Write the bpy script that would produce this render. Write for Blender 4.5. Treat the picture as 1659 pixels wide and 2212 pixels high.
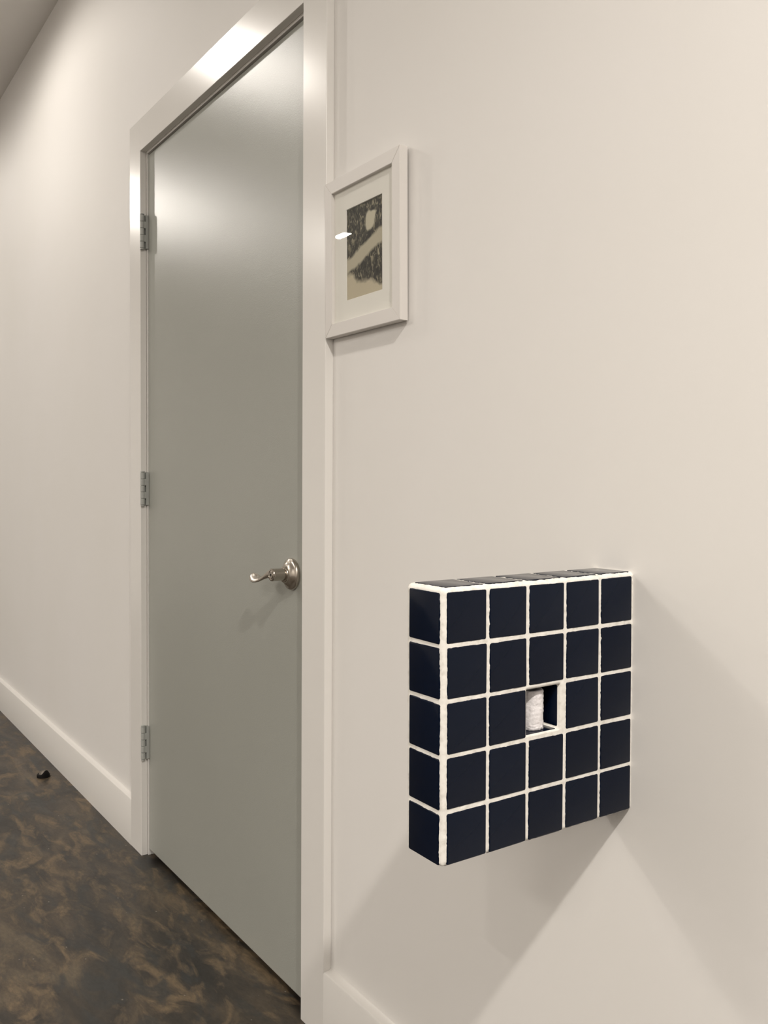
import bpy, bmesh, math, random
from mathutils import Vector, Matrix, noise

for o in list(bpy.data.objects):
    bpy.data.objects.remove(o)
scene = bpy.context.scene
COL = scene.collection

# ------------------------------------------------------------------ camera
# back wall = plane y 0, x runs along it to the right, z up, metres
PW, PH = 1659, 2212
F_PX, YAW, PITCH, ROLL = 1908.06, -0.9638, -0.0258, 0.0053
CAM = Vector((1.5626, -0.8869, 1.0952))
fw = Vector((math.sin(YAW)*math.cos(PITCH), math.cos(YAW)*math.cos(PITCH), math.sin(PITCH)))
r0 = Vector((math.cos(YAW), -math.sin(YAW), 0)); u0 = r0.cross(fw)
rt = r0*math.cos(ROLL) + u0*math.sin(ROLL); up = -r0*math.sin(ROLL) + u0*math.cos(ROLL)
cd = bpy.data.cameras.new('camera'); cam = bpy.data.objects.new('camera', cd); COL.objects.link(cam)
m = Matrix((rt, up, -fw)).transposed().to_4x4(); m.translation = CAM
cam.matrix_world = m
cd.sensor_width = 36.0; cd.sensor_fit = 'AUTO'; cd.lens = F_PX/PH*36.0
cd.shift_x = -12.97/PH; cd.shift_y = -10.96/PH
cd.clip_start = 0.02
scene.camera = cam

# ------------------------------------------------------------------ world, exposure
world = bpy.data.worlds.new('world'); scene.world = world; world.use_nodes = True
world.node_tree.nodes['Background'].inputs[0].default_value = (1, 0.95, 0.9, 1)
world.node_tree.nodes['Background'].inputs[1].default_value = 0.0
vs = scene.view_settings
vs.view_transform = 'Standard'; vs.look = 'None'; vs.gamma = 1.0; vs.use_curve_mapping = False
vs.exposure = -0.39
LAMP_COLOR = (1.0, 0.938, 0.86)
CEIL = 2.903
# x, y, watts, softness of the beam edge (0: bar-shaped fitting, -1: large panel added for fill)
LAMPS = [(-1.84, -0.76, 30, 0.36), (-3.95, -1.02, 50, 0.25), (2.33, -0.85, 320, 1.0),
         (-4.07, -2.63, 22, 0), (-1.84, -2.6, 22, 0), (2.33, -2.6, 20, 0),  # bars after the first are unseen fill lamps, added for even light
         (-1.84, -4.0, 75, -1), (2.33, -4.0, 70, -1), (4.4, -4.0, 60, -1)]  # unseen panels added to lift the ambient light

# ------------------------------------------------------------------ helpers
def tag(o, label=None, cat=None, group=None, kind=None):
    if label: o['label'] = label
    if cat: o['category'] = cat
    if group: o['group'] = group
    if kind: o['kind'] = kind
    return o
def link(name, me, mat=None, parent=None):
    o = bpy.data.objects.new(name, me); COL.objects.link(o)
    if mat and me is not None and not me.materials: me.materials.append(mat)
    if parent: o.parent = parent
    return o
def obj(name, bm, mat, parent=None, smooth=False):
    bmesh.ops.recalc_face_normals(bm, faces=bm.faces[:])
    me = bpy.data.meshes.new(name); bm.to_mesh(me); bm.free()
    if smooth:
        for p in me.polygons: p.use_smooth = True
        if smooth is not True: me.set_sharp_from_angle(angle=math.radians(smooth))
    return link(name, me, mat, parent)
def empty(name, loc=(0, 0, 0), rot=(0, 0, 0)):
    o = bpy.data.objects.new(name, None); COL.objects.link(o)
    o.location = loc; o.rotation_euler = rot; o.empty_display_size = 0.05
    return o
def add_box(bm, x0, x1, y0, y1, z0, z1, bevel=0.0, seg=2):
    r = bmesh.ops.create_cube(bm, size=1.0)
    vs_ = r['verts']
    bmesh.ops.scale(bm, vec=(x1-x0, y1-y0, z1-z0), verts=vs_)
    bmesh.ops.translate(bm, vec=((x0+x1)/2, (y0+y1)/2, (z0+z1)/2), verts=vs_)
    if bevel > 0:
        es = list({e for v in vs_ for e in v.link_edges})
        bmesh.ops.bevel(bm, geom=es, offset=bevel, segments=seg, profile=0.5, affect='EDGES')
def box(*a, **k):
    bm = bmesh.new(); add_box(bm, *a, **k); return bm
def add_lathe(bm, prof, axis='z', seg=40, center=(0, 0, 0), cap=True):
    """prof: list of (radius, h) along the axis"""
    rings = []
    for r, h in prof:
        ring = []
        for i in range(seg):
            a = 2*math.pi*i/seg
            c, s = r*math.cos(a), r*math.sin(a)
            p = (c, s, h) if axis == 'z' else (c, -h, s)      # 'y': h runs towards -y
            ring.append(bm.verts.new(Vector(p)+Vector(center)))
        rings.append(ring)
    for a, b in zip(rings, rings[1:]):
        for i in range(seg):
            bm.faces.new((a[i], a[(i+1) % seg], b[(i+1) % seg], b[i]))
    if cap:
        bm.faces.new(rings[0]); bm.faces.new(rings[-1])
def lathe(*a, **k):
    bm = bmesh.new(); add_lathe(bm, *a, **k); return bm

# ------------------------------------------------------------------ materials
def mat(name, base, rough=0.5, metal=0.0, spec=0.5, **k):
    m_ = bpy.data.materials.new(name); m_.use_nodes = True
    b = m_.node_tree.nodes['Principled BSDF']
    b.inputs['Base Color'].default_value = (*base, 1); b.inputs['Roughness'].default_value = rough
    b.inputs['Metallic'].default_value = metal; b.inputs['Specular IOR Level'].default_value = spec
    return m_, m_.node_tree, b
def nd(nt, t, **k):
    n = nt.nodes.new(t)
    for a, v in k.items():
        if a in n.inputs: n.inputs[a].default_value = v
        else: setattr(n, a, v)
    return n
def coords(nt, scale=(1, 1, 1), rot=(0, 0, 0)):
    tc = nd(nt, 'ShaderNodeTexCoord'); mp = nd(nt, 'ShaderNodeMapping')
    mp.inputs['Scale'].default_value = scale; mp.inputs['Rotation'].default_value = rot
    nt.links.new(tc.outputs['Object'], mp.inputs['Vector']); return mp.outputs[0]
def noise_tex(nt, vec, scale, detail=4, rough=0.55, dist=0.0):
    n = nd(nt, 'ShaderNodeTexNoise'); n.inputs['Scale'].default_value = scale
    n.inputs['Detail'].default_value = detail; n.inputs['Roughness'].default_value = rough
    n.inputs['Distortion'].default_value = dist
    nt.links.new(vec, n.inputs['Vector']); return n.outputs['Fac']
def ramp(nt, fac, stops, interp='LINEAR'):
    r = nd(nt, 'ShaderNodeValToRGB'); r.color_ramp.interpolation = interp
    el = r.color_ramp.elements
    while len(el) < len(stops): el.new(0.5)
    for e, (p, c) in zip(el, stops):
        e.position = p; e.color = (*c, 1) if len(c) == 3 else c
    nt.links.new(fac, r.inputs[0]); return r.outputs[0]
def bump(nt, b, h, strength, dist):
    n = nd(nt, 'ShaderNodeBump'); n.inputs['Strength'].default_value = strength
    n.inputs['Distance'].default_value = dist
    nt.links.new(h, n.inputs['Height']); nt.links.new(n.outputs[0], b.inputs['Normal'])
def mixc(nt, fac, a, b_, mode='MIX'):
    n = nd(nt, 'ShaderNodeMix', data_type='RGBA', blend_type=mode)
    for s, v in ((0, fac), (6, a), (7, b_)):
        if isinstance(v, (int, float)): n.inputs[s].default_value = v
        elif isinstance(v, tuple): n.inputs[s].default_value = (*v, 1)
        else: nt.links.new(v, n.inputs[s])
    return n.outputs[2]

M_WALL, nt, b = mat('wall_paint', (0.80, 0.78, 0.755), 0.62, spec=0.3)
v = coords(nt); nt.links.new(ramp(nt, noise_tex(nt, v, 1.6, 3), [(0.3, (0.785, 0.765, 0.735)), (0.7, (0.805, 0.785, 0.765))]), b.inputs['Base Color'])
bump(nt, b, noise_tex(nt, v, 420, 3), 0.05, 0.0006)
M_CEIL, nt, b = mat('ceiling_paint', (0.80, 0.78, 0.75), 0.8, spec=0.2)
v = coords(nt); bump(nt, b, noise_tex(nt, v, 300, 3), 0.05, 0.0006)
M_TRIM, nt, b = mat('trim_paint', (0.80, 0.78, 0.75), 0.24, spec=0.5)
v = coords(nt); bump(nt, b, noise_tex(nt, v, 90, 2), 0.035, 0.001)
M_DOOR, nt, b = mat('grey_door_enamel', (0.335, 0.335, 0.305), 0.315, spec=0.5)
v = coords(nt)
nt.links.new(ramp(nt, noise_tex(nt, v, 2.0, 2), [(0.3, (0.350, 0.356, 0.324)), (0.7, (0.366, 0.372, 0.339))]), b.inputs['Base Color'])
bump(nt, b, noise_tex(nt, v, 480, 2, 0.6), 0.30, 0.0008)
M_DOORHW, nt, b = mat('painted_steel', (0.40, 0.41, 0.39), 0.42)
v = coords(nt); bump(nt, b, noise_tex(nt, v, 300, 2), 0.06, 0.0005)
M_NICKEL, nt, b = mat('satin_nickel', (0.50, 0.455, 0.40), 0.27, metal=1.0)
v = coords(nt); bump(nt, b, noise_tex(nt, v, 700, 1), 0.02, 0.0002)
M_NICKEL2, nt, b = mat('dark_keyway', (0.03, 0.028, 0.025), 0.4, metal=1.0)
v = coords(nt); bump(nt, b, noise_tex(nt, v, 800, 2), 0.05, 0.0003)

M_TILE, nt, b = mat('navy_glazed_tile', (0.0052, 0.0086, 0.0190), 0.16, spec=0.2)
v = coords(nt); oi = nd(nt, 'ShaderNodeObjectInfo')
nt.links.new(mixc(nt, oi.outputs['Random'], (0.0012, 0.0042, 0.0140), (0.0020, 0.0056, 0.0170)), b.inputs['Base Color'])
nt.links.new(ramp(nt, noise_tex(nt, v, 60, 3), [(0.3, (0.13,)*3), (0.75, (0.17,)*3)]), b.inputs['Roughness'])
bump(nt, b, noise_tex(nt, v, 40, 1), 0.03, 0.0008)
M_GROUT, nt, b = mat('white_grout', (0.80, 0.775, 0.725), 0.9, spec=0.15)
v = coords(nt)
nt.links.new(ramp(nt, noise_tex(nt, v, 130, 4), [(0.28, (0.70, 0.67, 0.61)), (0.5, (0.84, 0.815, 0.765)), (0.8, (0.87, 0.85, 0.80))]), b.inputs['Base Color'])
bump(nt, b, noise_tex(nt, v, 900, 4, 0.7), 0.35, 0.0008)
M_PAPER, nt, b = mat('white_tissue', (0.80, 0.775, 0.79), 0.95, spec=0.1)
v = coords(nt)
nt.links.new(ramp(nt, noise_tex(nt, v, 160, 4), [(0.25, (0.66, 0.63, 0.64)), (0.5, (0.82, 0.795, 0.81))]), b.inputs['Base Color'])
bump(nt, b, noise_tex(nt, v, 380, 5, 0.65), 0.5, 0.0012)

M_FRAME, nt, b = mat('frame_lacquer', (0.73, 0.70, 0.67), 0.42, spec=0.4)
v = coords(nt); bump(nt, b, noise_tex(nt, v, 200, 2), 0.03, 0.0005)
M_MAT, nt, b = mat('mat_board', (0.90, 0.885, 0.84), 0.9, spec=0.1)
v = coords(nt); bump(nt, b, noise_tex(nt, v, 900, 2), 0.08, 0.0003)
M_RUBBER, nt, b = mat('black_rubber', (0.006, 0.005, 0.005), 0.6, spec=0.15)
v = coords(nt); bump(nt, b, noise_tex(nt, v, 300, 3), 0.2, 0.0008)
M_STOPMETAL, nt, b = mat('dull_grey_metal', (0.33, 0.30, 0.265), 0.42, metal=0.8)
v = coords(nt); nt.links.new(ramp(nt, noise_tex(nt, v, 120, 3), [(0.35, (0.10, 0.088, 0.075)), (0.6, (0.24, 0.21, 0.18))]), b.inputs['Base Color'])

# thin picture glass: clear sheet with a mirror-like surface
M_GLASS = bpy.data.materials.new('picture_glass'); M_GLASS.use_nodes = True
nt = M_GLASS.node_tree; nt.nodes.remove(nt.nodes['Principled BSDF'])
tr = nd(nt, 'ShaderNodeBsdfTransparent'); tr.inputs[0].default_value = (0.985, 0.985, 0.98, 1)
gl = nd(nt, 'ShaderNodeBsdfGlossy'); gl.inputs['Roughness'].default_value = 0.0
lw = nd(nt, 'ShaderNodeLayerWeight'); lw.inputs[0].default_value = 0.5
pwr = nd(nt, 'ShaderNodeMath', operation='POWER'); pwr.inputs[1].default_value = 5.0; nt.links.new(lw.outputs['Facing'], pwr.inputs[0])
fr = nd(nt, 'ShaderNodeMath', operation='MULTIPLY_ADD'); fr.inputs[1].default_value = 0.55; fr.inputs[2].default_value = 0.025; nt.links.new(pwr.outputs[0], fr.inputs[0])
mx = nd(nt, 'ShaderNodeMixShader')
nt.links.new(fr.outputs[0], mx.inputs[0]); nt.links.new(tr.outputs[0], mx.inputs[1]); nt.links.new(gl.outputs[0], mx.inputs[2])
nt.links.new(mx.outputs[0], nt.nodes['Material Output'].inputs[0])

# plain sepia print: mottled dark field, pale soft bands (generic stand-in)
M_PRINT, nt, b = mat('sepia_print', (0.2, 0.18, 0.15), 0.55, spec=0.3)
tc = nd(nt, 'ShaderNodeTexCoord'); gen = tc.outputs['Object']
sx = nd(nt, 'ShaderNodeSeparateXYZ'); nt.links.new(gen, sx.inputs[0])
mp = nd(nt, 'ShaderNodeMapping'); mp.inputs['Scale'].default_value = (1.5, 1, 0.8); nt.links.new(gen, mp.inputs[0])
dark = ramp(nt, noise_tex(nt, mp.outputs[0], 95, 4, 0.6, 1.2), [(0.38, (0.012, 0.011, 0.008)), (0.52, (0.045, 0.042, 0.030)), (0.60, (0.20, 0.18, 0.125)), (0.72, (0.40, 0.36, 0.26))])
def mth(op, a, c=None, clamp=False):
    n = nd(nt, 'ShaderNodeMath', operation=op); n.use_clamp = clamp
    for i, v_ in enumerate((a, c)):
        if v_ is None: continue
        if isinstance(v_, (int, float)): n.inputs[i].default_value = v_
        else: nt.links.new(v_, n.inputs[i])
    return n.outputs[0]
wob = mth('MULTIPLY', mth('SUBTRACT', noise_tex(nt, gen, 28, 2), 0.5), 0.03)
X_, Z_ = mth('ADD', sx.outputs['X'], wob), mth('ADD', sx.outputs['Z'], wob)
def band(lo, hi, c, soft):     # 1 inside lo..hi of coordinate c
    a_ = mth('DIVIDE', mth('SUBTRACT', c, lo), soft, True); d_ = mth('DIVIDE', mth('SUBTRACT', hi, c), soft, True)
    return mth('MULTIPLY', a_, d_)
blk = mth('MULTIPLY', band(-0.5, -0.050, mth('ADD', Z_, mth('MULTIPLY', X_, 0.3)), 0.010), band(-0.5, 0.5, X_, 0.004))
slope = mth('SUBTRACT', Z_, mth('MULTIPLY', X_, 0.35)); strip = band(-0.018, 0.012, slope, 0.006)
xx = mth('SUBTRACT', X_, 0.018); rx = mth('MULTIPLY', xx, xx); zz = mth('SUBTRACT', Z_, 0.048); rz = mth('MULTIPLY', zz, zz)
rad = mth('SQRT', mth('ADD', rx, rz))
disc = band(-1.0, 0.019, rad, 0.005)
col = mixc(nt, blk, dark, (0.56, 0.50, 0.37))
col = mixc(nt, strip, col, (0.50, 0.46, 0.35))
col = mixc(nt, disc, col, (0.58, 0.54, 0.42))
nt.links.new(col, b.inputs['Base Color'])

# stained, sealed concrete floor
M_FLOOR, nt, b = mat('stained_concrete', (0.06, 0.05, 0.04), 0.3, spec=0.5)
v = coords(nt, (1.0, 2.3, 1.0), (0, 0, math.radians(-20)))
n1 = noise_tex(nt, v, 3.4, 5, 0.55, 0.9); n2 = noise_tex(nt, v, 7.5, 6, 0.62, 0.9); n3 = noise_tex(nt, v, 60, 4, 0.7)
n4 = noise_tex(nt, v, 5.5, 4, 0.55, 1.4)
base = ramp(nt, n1, [(0.30, (0.010, 0.009, 0.008)), (0.45, (0.030, 0.024, 0.018)), (0.58, (0.062, 0.046, 0.030)), (0.72, (0.12, 0.092, 0.058))])
tan = ramp(nt, n2, [(0.50, (0, 0, 0)), (0.66, (1, 1, 1))])
base = mixc(nt, mixc(nt, 0.72, (0, 0, 0), tan), base, (0.180, 0.127, 0.072))
blue = ramp(nt, n4, [(0.52, (0, 0, 0)), (0.66, (1, 1, 1))])
base = mixc(nt, mixc(nt, 0.8, (0, 0, 0), blue), base, (0.024, 0.026, 0.026))
fine = ramp(nt, n3, [(0.3, (0.72,)*3), (0.7, (1.18,)*3)])
base = mixc(nt, 1.0, base, fine, 'MULTIPLY')
vo = nd(nt, 'ShaderNodeTexVoronoi'); vo.inputs['Scale'].default_value = 17; nt.links.new(coords(nt, (1, 1.4, 1)), vo.inputs['Vector'])
speck = ramp(nt, vo.outputs['Distance'], [(0.03, (1, 1, 1)), (0.055, (0, 0, 0))])
base = mixc(nt, mixc(nt, 0.5, (0, 0, 0), speck), base, (0.30, 0.27, 0.23))
nt.links.new(base, b.inputs['Base Color'])
nt.links.new(ramp(nt, n2, [(0.3, (0.36,)*3), (0.7, (0.5,)*3)]), b.inputs['Roughness'])
bump(nt, b, n3, 0.12, 0.002)

M_LENS = bpy.data.materials.new('lamp_lens'); M_LENS.use_nodes = True
nt = M_LENS.node_tree; bb = nt.nodes['Principled BSDF']
bb.inputs['Emission Color'].default_value = (*LAMP_COLOR, 1); bb.inputs['Emission Strength'].default_value = 25.0

M_FILL_PANEL = M_LENS.copy(); M_FILL_PANEL.name = 'fill_panel_lens'  # diffuser of the added fill panels
M_FILL_PANEL.node_tree.nodes['Principled BSDF'].inputs['Emission Strength'].default_value = 1.0

# ------------------------------------------------------------------ room shell
RX0, RX1, RY = -6.0, 8.5, -5.0
DW, OH = 0.959, 2.05                  # casing opening: x -DW..0, z 0..OH
CT, CW, BH = 0.0178, 0.0911, 0.1397   # casing thickness, width, baseboard height
REV = 0.006                           # jamb reveal
tag(obj('floor', box(RX0, RX1, RY, 0.9, -0.1, 0.0), M_FLOOR), 'dark brown stained concrete floor with mottled patches', kind='structure')
tag(obj('ceiling', box(RX0, RX1, RY, 0.14, CEIL, CEIL+0.1), M_CEIL), 'plain off-white ceiling above the walls', kind='structure')
bm = bmesh.new()
ro = 0.022                            # rough opening around the jamb
out = [(RX0, 0), (-DW-ro, 0), (-DW-ro, OH+ro), (ro, OH+ro), (ro, 0), (RX1, 0), (RX1, CEIL), (RX0, CEIL)]
vf = [bm.verts.new((x, 0, z)) for x, z in out]; vb = [bm.verts.new((x, 0.13, z)) for x, z in out]
bm.faces.new(vf); bm.faces.new(vb[::-1])
for i in range(8):
    j = (i+1) % 8; bm.faces.new((vf[i], vf[j], vb[j], vb[i]))
tag(obj('wall_back', bm, M_WALL), 'warm white painted wall holding the grey door', kind='structure')
tag(obj('wall_left', box(RX0-0.1, RX0, RY, 0.14, 0, CEIL), M_WALL), 'white end wall at the far left', kind='structure')
tag(obj('wall_right', box(RX1, RX1+0.1, RY, 0.14, 0, CEIL), M_WALL), 'white end wall at the far right', kind='structure')
tag(obj('wall_front', box(RX0, RX1, RY-0.1, RY, 0, CEIL), M_WALL), 'white wall opposite the grey door', kind='structure')

# door casing: two legs and a head
tag(obj('trim_1', box(-DW-CW, -DW, -CT, 0, 0, OH+CW, bevel=0.0012), M_TRIM), 'white casing board on the hinge side of the door', kind='structure')
tag(obj('trim_2', box(0, CW, -CT, 0, 0, OH+CW, bevel=0.0012), M_TRIM), 'white casing board on the handle side of the door', kind='structure')
tag(obj('trim_3', box(-DW, 0, -CT, 0, OH, OH+CW, bevel=0.0010), M_TRIM), 'white head casing board above the door', kind='structure')
# jamb with its door stop
jx0, jx1, jz = -DW+REV, -REV, OH-REV
jamb = tag(empty('trim_4', (-DW/2, 0, 0)), 'white door jamb set inside the casing', kind='structure')
def part(name, bm, mt, parent, smooth=False):
    o = obj(name, bm, mt, None, smooth); bpy.context.view_layer.update()
    o.parent = parent; o.matrix_parent_inverse = parent.matrix_world.inverted(); return o
bpy.context.view_layer.update()
part('jamb_side', box(-DW-0.018, jx0, 0.0005, 0.128, 0, jz, bevel=0.001), M_TRIM, jamb)
part('jamb_side', box(jx1, 0.018, 0.0005, 0.128, 0, jz, bevel=0.001), M_TRIM, jamb)
part('jamb_head', box(-DW-0.018, 0.018, 0.0005, 0.128, jz, OH+0.018, bevel=0.001), M_TRIM, jamb)
part('door_stop_strip', box(jx0, jx0+0.011, 0.052, 0.09, 0, jz-0.011), M_TRIM, jamb)
part('door_stop_strip', box(jx1-0.011, jx1, 0.052, 0.09, 0, jz-0.011), M_TRIM, jamb)
part('door_stop_strip', box(jx0, jx1, 0.052, 0.09, jz-0.011, jz), M_TRIM, jamb)

def baseboard(name, x0, x1, label):
    bm = bmesh.new()
    prof = [(0, 0), (-CT, 0), (-CT, BH-0.003), (-CT+0.0015, BH-0.0006), (-CT+0.004, BH), (-0.004, BH+0.0004), (0, BH+0.003)]
    a = [bm.verts.new((x0, y, z)) for y, z in prof]; c = [bm.verts.new((x1, y, z)) for y, z in prof]
    n = len(prof)
    for i in range(n):
        j = (i+1) % n; bm.faces.new((a[i], a[j], c[j], c[i]))
    bm.faces.new(a); bm.faces.new(c[::-1])
    tag(obj(name, bm, M_TRIM, smooth=40), label, kind='structure')
baseboard('baseboard_left', RX0, -DW-CW, 'tall white baseboard left of the grey door')
baseboard('baseboard_right', CW, RX1, 'tall white baseboard right of the grey door')

# ------------------------------------------------------------------ door
DX0, DX1, DZ0, DZ1 = jx0+0.0022, jx1-0.003, 0.019, jz-0.0055
door = tag(empty('door_1', (DX0, 0.003, 0.0)), 'flat grey painted door with satin nickel lever handle', kind='structure')
bpy.context.view_layer.update()
part('door_slab', box(DX0, DX1, 0.003, 0.047, DZ0, DZ1, bevel=0.0015), M_DOOR, door)

# three butt hinges, knuckles proud of the casing edge
KX, KY, KR = jx0+0.001, -0.0145, 0.0064
def hinge(z0, z1):
    h = empty('hinge', (KX, KY, (z0+z1)/2)); bpy.context.view_layer.update()
    h.parent = door; h.matrix_parent_inverse = door.matrix_world.inverted(); bpy.context.view_layer.update()
    n = 5; hh = (z1-z0)/n
    for k in range(n):
        a, c = z0+k*hh+0.0005, z0+(k+1)*hh-0.0005
        bm = lathe([(KR-0.0006, a), (KR, a+0.0006), (KR, c-0.0006), (KR-0.0006, c)], seg=24, center=(KX, KY, 0))
        part('knuckle', bm, M_DOORHW, h, 30)
        if k in (1, 3):   # door leaf arms reach from the barrel to the door face
            part('leaf_arm', box(KX+0.0012, KX+0.0049, KY, -0.0050, a-0.0004, c+0.0004), M_DOORHW, h)
    part('leaf', box(KX+0.0018, KX+0.0045, -0.0058, 0.0025, z0, z1), M_DOORHW, h)
    part('jamb_leaf', box(KX-0.0060, KX-0.0030, KY, -0.0002, z0, z1), M_DOORHW, h)
    part('pin', lathe([(0.0035, z0-0.0035), (0.0056, z0-0.003), (0.0056, z0-0.0005), (0.0035, z0), (0.0035, z1), (0.0062, z1+0.0005), (0.0062, z1+0.0028), (0.0035, z1+0.0038)], seg=20, center=(KX, KY, 0)), M_DOORHW, h, 30)
for z0, z1 in ((1.7705, 1.866), (1.031, 1.1255), (0.288, 0.3835)):
    hinge(z0, z1)

# lever handle
HX, HZ = -0.0765, 0.9052
handle = empty('door_handle', (HX, 0.003, HZ)); bpy.context.view_layer.update()
handle.parent = door; handle.matrix_parent_inverse = door.matrix_world.inverted(); bpy.context.view_layer.update()
tag(handle, 'satin nickel lever handle on a round rose')
part('rose', lathe([(0.0, -0.003), (0.0325, -0.003), (0.0332, 0.0), (0.0332, 0.003), (0.0322, 0.0050), (0.0300, 0.0062), (0.0285, 0.0070), (0.0262, 0.0095), (0.0215, 0.0135), (0.0185, 0.0150), (0.0178, 0.0152), (0.0178, 0.0175), (0.0168, 0.0190), (0.0150, 0.0195), (0.0, 0.0195)], 'y', 56, (HX, 0.0, HZ), cap=False), M_NICKEL, handle, 35)
part('barrel', lathe([(0.0, 0.0190), (0.0130, 0.0190), (0.0130, 0.0430), (0.0135, 0.0445), (0.0135, 0.0462), (0.0124, 0.0478), (0.0098, 0.0482), (0.0095, 0.0474), (0.0, 0.0474)], 'y', 40, (HX, 0.0, HZ+0.0006), cap=False), M_NICKEL, handle, 35)
part('lock_cylinder', lathe([(0.0, 0.0470), (0.0078, 0.0470), (0.0078, 0.0480), (0.0070, 0.0487), (0.0, 0.0487)], 'y', 32, (HX, 0.0, HZ+0.0006), cap=False), M_NICKEL, handle, 35)
part('keyway', lathe([(0.0, 0.0480), (0.0026, 0.0480), (0.0026, 0.0490), (0.0, 0.0490)], 'y', 20, (HX, 0.0, HZ+0.0006), cap=False), M_NICKEL2, handle, 35)
def lever():
    bm = bmesh.new()
    # along, dz, dy, half height, half thickness, tilt of the section (deg)
    st = [(0.000, 0.0006, -0.0365, 0.0110, 0.0078, 0), (0.008, 0.0014, -0.037, 0.0115, 0.0074, 0), (0.016, 0.0014, -0.038, 0.0106, 0.0062, 4),
          (0.026, -0.0002, -0.040, 0.0086, 0.0050, 12), (0.036, -0.0044, -0.042, 0.0070, 0.0043, 24), (0.046, -0.0092, -0.0435, 0.0068, 0.0038, 38),
          (0.056, -0.0130, -0.0445, 0.0080, 0.0036, 50), (0.066, -0.0146, -0.045, 0.0098, 0.0034, 54), (0.076, -0.0144, -0.045, 0.0112, 0.0032, 52),
          (0.086, -0.0128, -0.0445, 0.0114, 0.0030, 48), (0.094, -0.0106, -0.044, 0.0102, 0.0028, 44), (0.0995, -0.0090, -0.0435, 0.0078, 0.0024, 42), (0.1025, -0.0082, -0.043, 0.0036, 0.0015, 42)]
    # resample
    dense = []
    for i in range(len(st)-1):
        for k in range(4):
            t = k/4; dense.append([a+(b_-a)*t for a, b_ in zip(st[i], st[i+1])])
    dense.append(list(st[-1]))
    rings = []; S = 24
    for s_, dz, dy, hh, ht, tl in dense:
        ring = []; T = math.radians(tl)
        for i in range(S):
            a = 2*math.pi*i/S
            y_, z_ = ht*math.cos(a), hh*math.sin(a)
            y2, z2 = y_*math.cos(T)-z_*math.sin(T)*-1, -y_*math.sin(T)*-1*-1+z_*math.cos(T)
            ring.append(bm.verts.new((HX-s_, dy+y2, HZ+dz+z2)))
        rings.append(ring)
    for a, c in zip(rings, rings[1:]):
        for i in range(S): bm.faces.new((a[i], a[(i+1) % S], c[(i+1) % S], c[i]))
    bm.faces.new(rings[0]); bm.faces.new(rings[-1])
    return bm
part('lever', lever(), M_NICKEL, handle, True)

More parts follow.
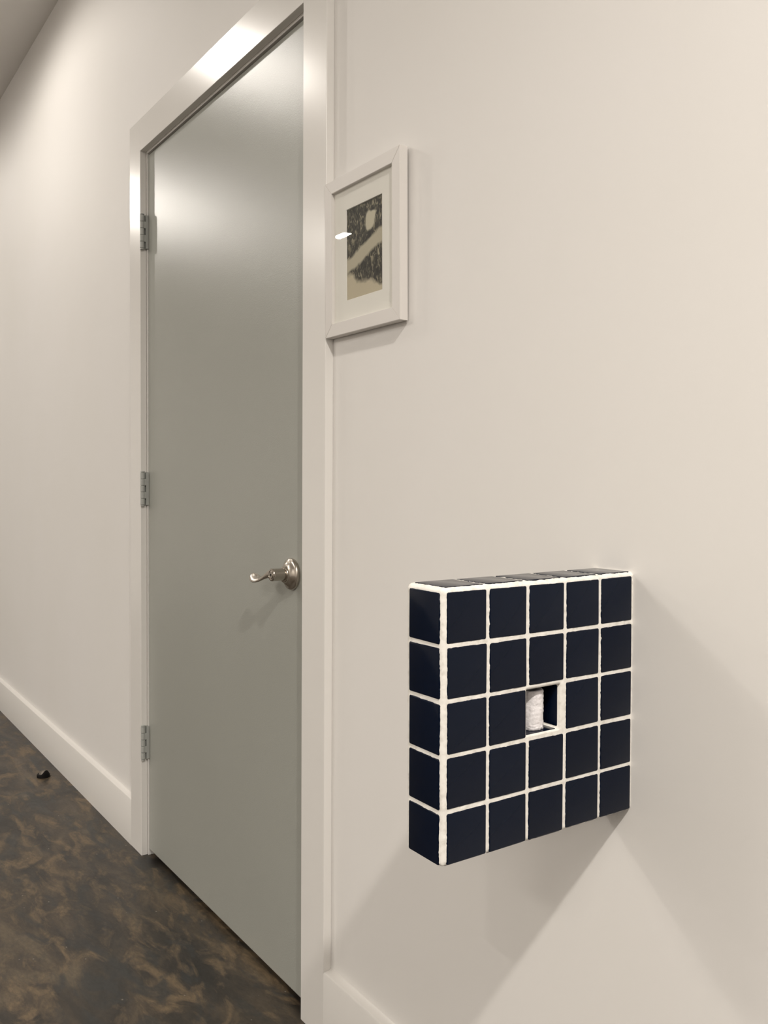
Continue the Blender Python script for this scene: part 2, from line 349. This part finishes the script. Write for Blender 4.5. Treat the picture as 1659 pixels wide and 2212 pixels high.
# ------------------------------------------------------------------ tiled box on the wall
X0, Z0 = 0.8242, 0.6826               # camera-side face, underside
BT, BD, BHt = 0.0665, 0.3032, 0.3034
box_root = tag(empty('tiled_box', (X0, 0, Z0), (0.0057, 0, -0.0049)),
               'navy blue tiled box with white grout standing out from the wall', 'sculpture')
random.seed(4)
PITCH_T, TS = 0.0600, 0.0558
NY0, NZ0 = -0.2964, 0.0024            # first tile edge in local y, z
hole_y = (NY0+2*PITCH_T, NY0+2*PITCH_T+TS); hole_z = (NZ0+2*PITCH_T, NZ0+2*PITCH_T+TS)
HY0, HY1, HZ0, HZ1 = -0.1808, -0.1262, 0.1238, 0.1782
ND = 0.046                            # niche depth
def grout_core():
    bm = bmesh.new(); R = 0.0052
    lo = Vector((-BT, -BD, 0)); hi = Vector((0, 0.0025, BHt))
    ilo, ihi = lo+Vector((R, R, R)), hi-Vector((R, 0, R))
    cache = {}
    def V(p):
        key = tuple(round(c, 5) for c in p)
        if key in cache: return cache[key]
        q_ = Vector((min(max(p[i], ilo[i]), ihi[i]) for i in range(3)))
        d = p-q_
        n_ = d.normalized()
        inhole = HY0-0.0006 < p.y < HY1+0.0006 and HZ0-0.0006 < p.z < HZ1+0.0006
        w = q_+n_*R
        # flatten the round edge towards a chamfer
        L = sum(1 for i in range(3) if abs(d[i]) > R*0.3)
        if L > 1: w = q_+n_*R*0.93
        f = noise.noise(p*140)*0.00055+noise.noise(p*380+Vector((7, 1, 3)))*0.00055
        if not inhole: w = w+n_*(f-0.0002)
        bm_v = bm.verts.new(w); cache[key] = bm_v; return bm_v
    def axis_pts(a, c, extra=()):
        n = max(2, int(round((c-a)/0.0021))); pts = [a+(c-a)*i/n for i in range(n+1)]
        for e in extra:
            i = min(range(len(pts)), key=lambda k: abs(pts[k]-e)); pts[i] = e
        return pts
    ax = axis_pts(lo.x, hi.x); ay = axis_pts(lo.y, hi.y, (HY0, HY1)); az = axis_pts(lo.z, hi.z, (HZ0, HZ1))
    def grid(A, B_, fn, skip=None):
        for i in range(len(A)-1):
            for j in range(len(B_)-1):
                if skip and skip((A[i]+A[i+1])/2, (B_[j]+B_[j+1])/2): continue
                bm.faces.new([V(fn(A[i+di], B_[j+dj])) for di, dj in ((0, 0), (1, 0), (1, 1), (0, 1))])
    sk = lambda y, z: HY0 < y < HY1 and HZ0 < z < HZ1
    grid(ay, az, lambda a, c: Vector((hi.x, a, c)), sk); grid(ay, az, lambda a, c: Vector((lo.x, a, c)))
    grid(ax, az, lambda a, c: Vector((a, lo.y, c))); grid(ax, az, lambda a, c: Vector((a, hi.y, c)))
    grid(ax, ay, lambda a, c: Vector((a, c, lo.z))); grid(ax, ay, lambda a, c: Vector((a, c, hi.z)))
    # niche lining: recess walls and back
    ys = [y for y in ay if HY0-1e-6 <= y <= HY1+1e-6]; zs = [z for z in az if HZ0-1e-6 <= z <= HZ1+1e-6]
    loop = [(y, HZ0) for y in ys] + [(HY1, z) for z in zs[1:]] + [(y, HZ1) for y in ys[::-1][1:]] + [(HY0, z) for z in zs[::-1][1:-1]]
    back = [bm.verts.new((-ND, y, z)) for y, z in loop]
    front = [V(Vector((hi.x, y, z))) for y, z in loop]
    for i in range(len(loop)):
        j = (i+1) % len(loop); bm.faces.new((front[i], front[j], back[j], back[i]))
    bm.faces.new(back)
    return bm
g = obj('grout', grout_core(), M_GROUT, box_root, True)
tag(g, 'rough white grout between the tiles')

def tile_mesh(w, h, name):
    """glazed tile lying in local xy, face at z 0, body below"""
    bm = bmesh.new(); T = 0.0055
    add_box(bm, -w/2, w/2, -h/2, h/2, -T, 0)
    ve = [e for e in bm.edges if abs(e.verts[0].co.z-e.verts[1].co.z) > T*0.5]
    bmesh.ops.bevel(bm, geom=ve, offset=0.0022, segments=3, profile=0.5, affect='EDGES')
    te = [e for e in bm.edges if e.verts[0].co.z > -1e-6 and e.verts[1].co.z > -1e-6]
    bmesh.ops.bevel(bm, geom=te, offset=0.0013, segments=3, profile=0.5, affect='EDGES')
    bmesh.ops.recalc_face_normals(bm, faces=bm.faces[:])
    me = bpy.data.meshes.new(name); bm.to_mesh(me); bm.free(); me.materials.append(M_TILE)
    for p in me.polygons: p.use_smooth = True
    me.set_sharp_from_angle(angle=math.radians(50))
    return me
ME_TILE = tile_mesh(TS, TS, 'tile')
def put_tile(me, center, normal, upv, jit=True):
    n_ = Vector(normal); u_ = Vector(upv); x_ = u_.cross(n_)
    M = Matrix((x_, u_, n_)).transposed().to_4x4()
    if jit:
        M = M @ Matrix.Rotation(math.radians(random.uniform(-0.45, 0.45)), 4, 'Z') @ Matrix.Rotation(math.radians(random.uniform(-0.18, 0.18)), 4, 'X') @ Matrix.Rotation(math.radians(random.uniform(-0.3, 0.3)), 4, 'Y')
        center = Vector(center)+x_*random.uniform(-0.0004, 0.0004)+u_*random.uniform(-0.0004, 0.0004)
    M.translation = Vector(center)
    o = link('tile', me, None, box_root); o.matrix_local = M
    return o
PR = 0.0006                            # how far the glaze stands proud of the grout
cx_n = -BT/2 + 0.0012
for r_ in range(5):
    zc = NZ0+TS/2+r_*PITCH_T
    put_tile(ME_TILE, (cx_n, -BD-PR, zc), (0, -1, 0), (0, 0, 1))
    for c_ in range(5):
        yc = NY0+TS/2+c_*PITCH_T
        if not (r_ == 2 and c_ == 2):
            put_tile(ME_TILE, (PR, yc, zc), (1, 0, 0), (0, 0, 1))
        put_tile(ME_TILE, (-BT-PR, yc, zc), (-1, 0, 0), (0, 0, 1))
for c_ in range(5):
    yc = NY0+TS/2+c_*PITCH_T
    put_tile(ME_TILE, (cx_n, yc, BHt+PR), (0, 0, 1), (0, 1, 0))
    put_tile(ME_TILE, (cx_n, yc, -PR), (0, 0, -1), (0, 1, 0))
# niche lining tiles
nw = ND-0.006
ME_NS = tile_mesh(nw, HZ1-HZ0-0.004, 'niche_side_tile'); ME_NF = tile_mesh(HY1-HY0-0.003, nw, 'niche_floor_tile'); ME_NB = tile_mesh(HY1-HY0-0.003, HZ1-HZ0-0.003, 'niche_back_tile')
ym, zm, xm = (HY0+HY1)/2, (HZ0+HZ1)/2, -ND/2-0.001
put_tile(ME_NS, (xm, HY1-0.0004, zm), (0, -1, 0), (0, 0, 1), False)
put_tile(ME_NS, (xm, HY0+0.0004, zm), (0, 1, 0), (0, 0, 1), False)
put_tile(ME_NF, (xm, ym, HZ0+0.0004), (0, 0, 1), (1, 0, 0), False)
put_tile(ME_NF, (xm, ym, HZ1-0.0004), (0, 0, -1), (1, 0, 0), False)
put_tile(ME_NB, (-ND+0.0004, ym, zm), (1, 0, 0), (0, 0, 1), False)

# little rough white roll standing in the niche
def roll_bm():
    bm = bmesh.new(); S, N = 72, 44; R, Hh = 0.0150, 0.0465
    rings = []
    for k in range(N+1):
        t = k/N; z = Hh*t
        ring = []
        for i in range(S):
            a = 2*math.pi*i/S; d = Vector((math.cos(a), math.sin(a), 0))
            p = d*R+Vector((0, 0, z))
            f = noise.noise(p*70)*0.0006+noise.noise(p*260)*0.0005+noise.noise(p*600)*0.0004+noise.noise(Vector((p.x*60, p.y*60, p.z*500)))*0.0003
            rr = R+f
            low = max(0.0, 1-t/0.28)
            rr -= low*low*0.0016*(1+noise.noise(p*220))            # ragged foot
            rr += low*abs(noise.noise(Vector((d.x*4, d.y*4, z*700))))*0.0026
            if t > 0.97: rr -= 0.0006
            dz = noise.noise(d*3.1+Vector((0, 0, 5)))*0.0007 if k == N else 0
            if k == 0: dz = 0.0
            ring.append(bm.verts.new(d*rr+Vector((0, 0, z+dz))))
        rings.append(ring)
    for a, c in zip(rings, rings[1:]):
        for i in range(S): bm.faces.new((a[i], a[(i+1) % S], c[(i+1) % S], c[i]))
    # hollow core
    inner = [bm.verts.new((math.cos(2*math.pi*i/S)*0.0055, math.sin(2*math.pi*i/S)*0.0055, Hh-0.0004)) for i in range(S)]
    deep = [bm.verts.new((math.cos(2*math.pi*i/S)*0.0055, math.sin(2*math.pi*i/S)*0.0055, 0.004)) for i in range(S)]
    for i in range(S):
        j = (i+1) % S
        bm.faces.new((rings[-1][i], rings[-1][j], inner[j], inner[i])); bm.faces.new((inner[i], inner[j], deep[j], deep[i]))
    bm.faces.new(deep); bm.faces.new(rings[0])
    return bm
roll = obj('paper_roll', roll_bm(), M_PAPER, None, True)
roll.location = (0.8005, -0.1525, Z0+HZ0+0.0008-0.0010)
tag(roll, 'small crumpled white paper roll in the square niche of the tiled box', 'paper roll')

# ------------------------------------------------------------------ picture frame
FX, FW_, FZ, FH, FD = 0.0930, 0.2466, 1.3738, 0.2920, 0.0160
FM = 0.0240
pf = tag(empty('picture_frame', (FX+FW_/2, -0.003, FZ), (0.0089, 0, 0)), 'white framed small sepia print hanging beside the door casing', 'picture frame')
hw = FW_/2
def rail(pts):
    """mitred bar from a quad outline in xz, front at -FD"""
    bm = bmesh.new()
    a = [bm.verts.new((x, -FD, z)) for x, z in pts]; c = [bm.verts.new((x, 0, z)) for x, z in pts]
    bm.faces.new(a); bm.faces.new(c[::-1])
    for i in range(4):
        j = (i+1) % 4; bm.faces.new((a[i], a[j], c[j], c[i]))
    bmesh.ops.bevel(bm, geom=[e for e in bm.edges if all(abs(v_.co.y+FD) < 1e-6 for v_ in e.verts)], offset=0.0006, segments=2, affect='EDGES')
    return bm
O = [(-hw, 0), (hw, 0), (hw, FH), (-hw, FH)]; I = [(-hw+FM, FM), (hw-FM, FM), (hw-FM, FH-FM), (-hw+FM, FH-FM)]
for k in range(4):
    j = (k+1) % 4
    obj('frame_rail', rail([O[k], O[j], I[j], I[k]]), M_FRAME, pf, 30)
PWi, PHi = 0.1185, 0.1670
pc = FH/2-0.0002
bm = bmesh.new()      # mat board with its window
my = -0.0085
mo = [(-hw+FM-0.004, FM-0.004), (hw-FM+0.004, FM-0.004), (hw-FM+0.004, FH-FM+0.004), (-hw+FM-0.004, FH-FM+0.004)]
mi = [(-PWi/2, pc-PHi/2), (PWi/2, pc-PHi/2), (PWi/2, pc+PHi/2), (-PWi/2, pc+PHi/2)]
va = [bm.verts.new((x, my, z)) for x, z in mo]; vb_ = [bm.verts.new((x, my, z)) for x, z in mi]
vc = [bm.verts.new((x*0.988, my+0.0014, pc+(z-pc)*0.991)) for x, z in mi]
for i in range(4):
    j = (i+1) % 4; bm.faces.new((va[i], va[j], vb_[j], vb_[i])); bm.faces.new((vb_[i], vb_[j], vc[j], vc[i]))
obj('mat_board', bm, M_MAT, pf)
pr = obj('art_print', box(-PWi/2-0.004, PWi/2+0.004, -0.0012, 0.0, -PHi/2-0.004, PHi/2+0.004), M_PRINT, pf)
pr.location = (0, my+0.0028, pc); tag(pr, 'dark sepia print with pale cream shapes')
obj('glass_pane', box(-hw+FM-0.003, hw-FM+0.003, -0.0112, -0.0096, FM-0.003, FH-FM+0.003), M_GLASS, pf)
obj('backing_board', box(-hw+0.008, hw-0.008, -0.0045, -0.0015, 0.008, FH-0.008), M_FRAME, pf)
for sx_ in (-1, 1):
    obj('bumper', lathe([(0.0045, 0.0), (0.0045, -0.0024), (0.003, -0.0029)], 'y', 16, (sx_*(hw-0.012), 0, 0.012)), M_RUBBER, pf)

# ------------------------------------------------------------------ floor door stop
ds = tag(empty('floor_door_stop', (-1.852, -0.078, 0)), 'small domed metal door stop with black rubber on the floor', 'door stop')
bm = bmesh.new()
prof = [(0.0205*math.cos(a), 0.004+0.0185*math.sin(a)) for a in [math.pi/2*i/10 for i in range(10)]]
add_lathe(bm, [(0.0225, 0.0), (0.0225, 0.003), (0.0215, 0.004)]+prof+[(0.0012, 0.0225)], seg=36)
obj('dome', bm, M_STOPMETAL, ds, 40)
bm = bmesh.new(); NSEG = 30; secs = []
a0, a1 = math.radians(-150), math.radians(42)
for i in range(NSEG+1):
    t = i/NSEG; a = a0+(a1-a0)*t
    hgt = 0.0105+0.018*math.exp(-((t-0.80)/0.17)**2); wd = 0.0058*math.sin(math.pi*min(max(t, 0.03), 0.97))**0.4
    d = Vector((math.cos(a), math.sin(a), 0))
    ri, ro_ = 0.0200, 0.0215+wd
    secs.append([bm.verts.new(d*ri), bm.verts.new(d*ro_), bm.verts.new(d*ro_+Vector((0, 0, hgt*0.7))), bm.verts.new(d*(ro_-0.0025)+Vector((0, 0, hgt))), bm.verts.new(d*(ri-0.001)+Vector((0, 0, hgt*0.96)))])
for a, c in zip(secs, secs[1:]):
    for i in range(5): bm.faces.new((a[i], a[(i+1) % 5], c[(i+1) % 5], c[i]))
bm.faces.new(secs[0]); bm.faces.new(secs[-1])
obj('rubber_bumper', bm, M_RUBBER, ds, 40)

# ------------------------------------------------------------------ ceiling downlights and added fill lamps
PLACE = ['nearest the door in the row by the wall', 'far left in the row by the wall', 'right of the tiled box in the row by the wall',
         'far left in the middle row', 'added for fill at the centre of the middle row', 'added for fill at the far right of the middle row',
         'added for fill at the left of the row by the opposite wall', 'added for fill at the centre of the row by the opposite wall', 'added for fill at the right of the row by the opposite wall']
for i, (lx, ly, pw, half) in enumerate(LAMPS):
    kindw = 'small round' if half > 0 else ('short bar shaped' if half == 0 else 'large flat panel')
    t = tag(empty('ceiling_downlight', (lx, ly, CEIL)), kindw+' ceiling downlight '+PLACE[i], 'downlight', 'ceiling downlights')
    if half > 0:
        bm = bmesh.new(); add_lathe(bm, [(0.052, 0.0), (0.078, 0.0), (0.076, -0.004), (0.055, -0.006), (0.052, -0.002)], seg=40, cap=False)
        obj('trim_ring', bm, M_CEIL, t, 30)
        obj('lens', lathe([(0.052, -0.0005), (0.052, -0.002)], seg=40), M_LENS, t)
        ld = bpy.data.lights.new('downlight_beam', 'SPOT')
        ld.spot_size = math.radians(180); ld.spot_blend = half; ld.shadow_soft_size = 0.045
        zl = -0.05
    else:
        hx, hy = (0.083, 0.033) if half == 0 else (0.6, 0.3)
        obj('housing', box(-hx-0.012, hx+0.012, -hy-0.012, hy+0.012, -0.012, 0.0, bevel=0.003), M_CEIL, t)
        obj('lens', box(-hx, hx, -hy, hy, -0.0135, -0.0115), M_LENS if half == 0 else M_FILL_PANEL, t)
        ld = bpy.data.lights.new('downlight_beam', 'AREA'); ld.shape = 'RECTANGLE'; ld.size = 2*hx; ld.size_y = 2*hy
        zl = -0.015
    ld.energy = pw; ld.color = LAMP_COLOR
    lo_ = bpy.data.objects.new('downlight_beam', ld); COL.objects.link(lo_); lo_.parent = t; lo_.location = (0, 0, zl)
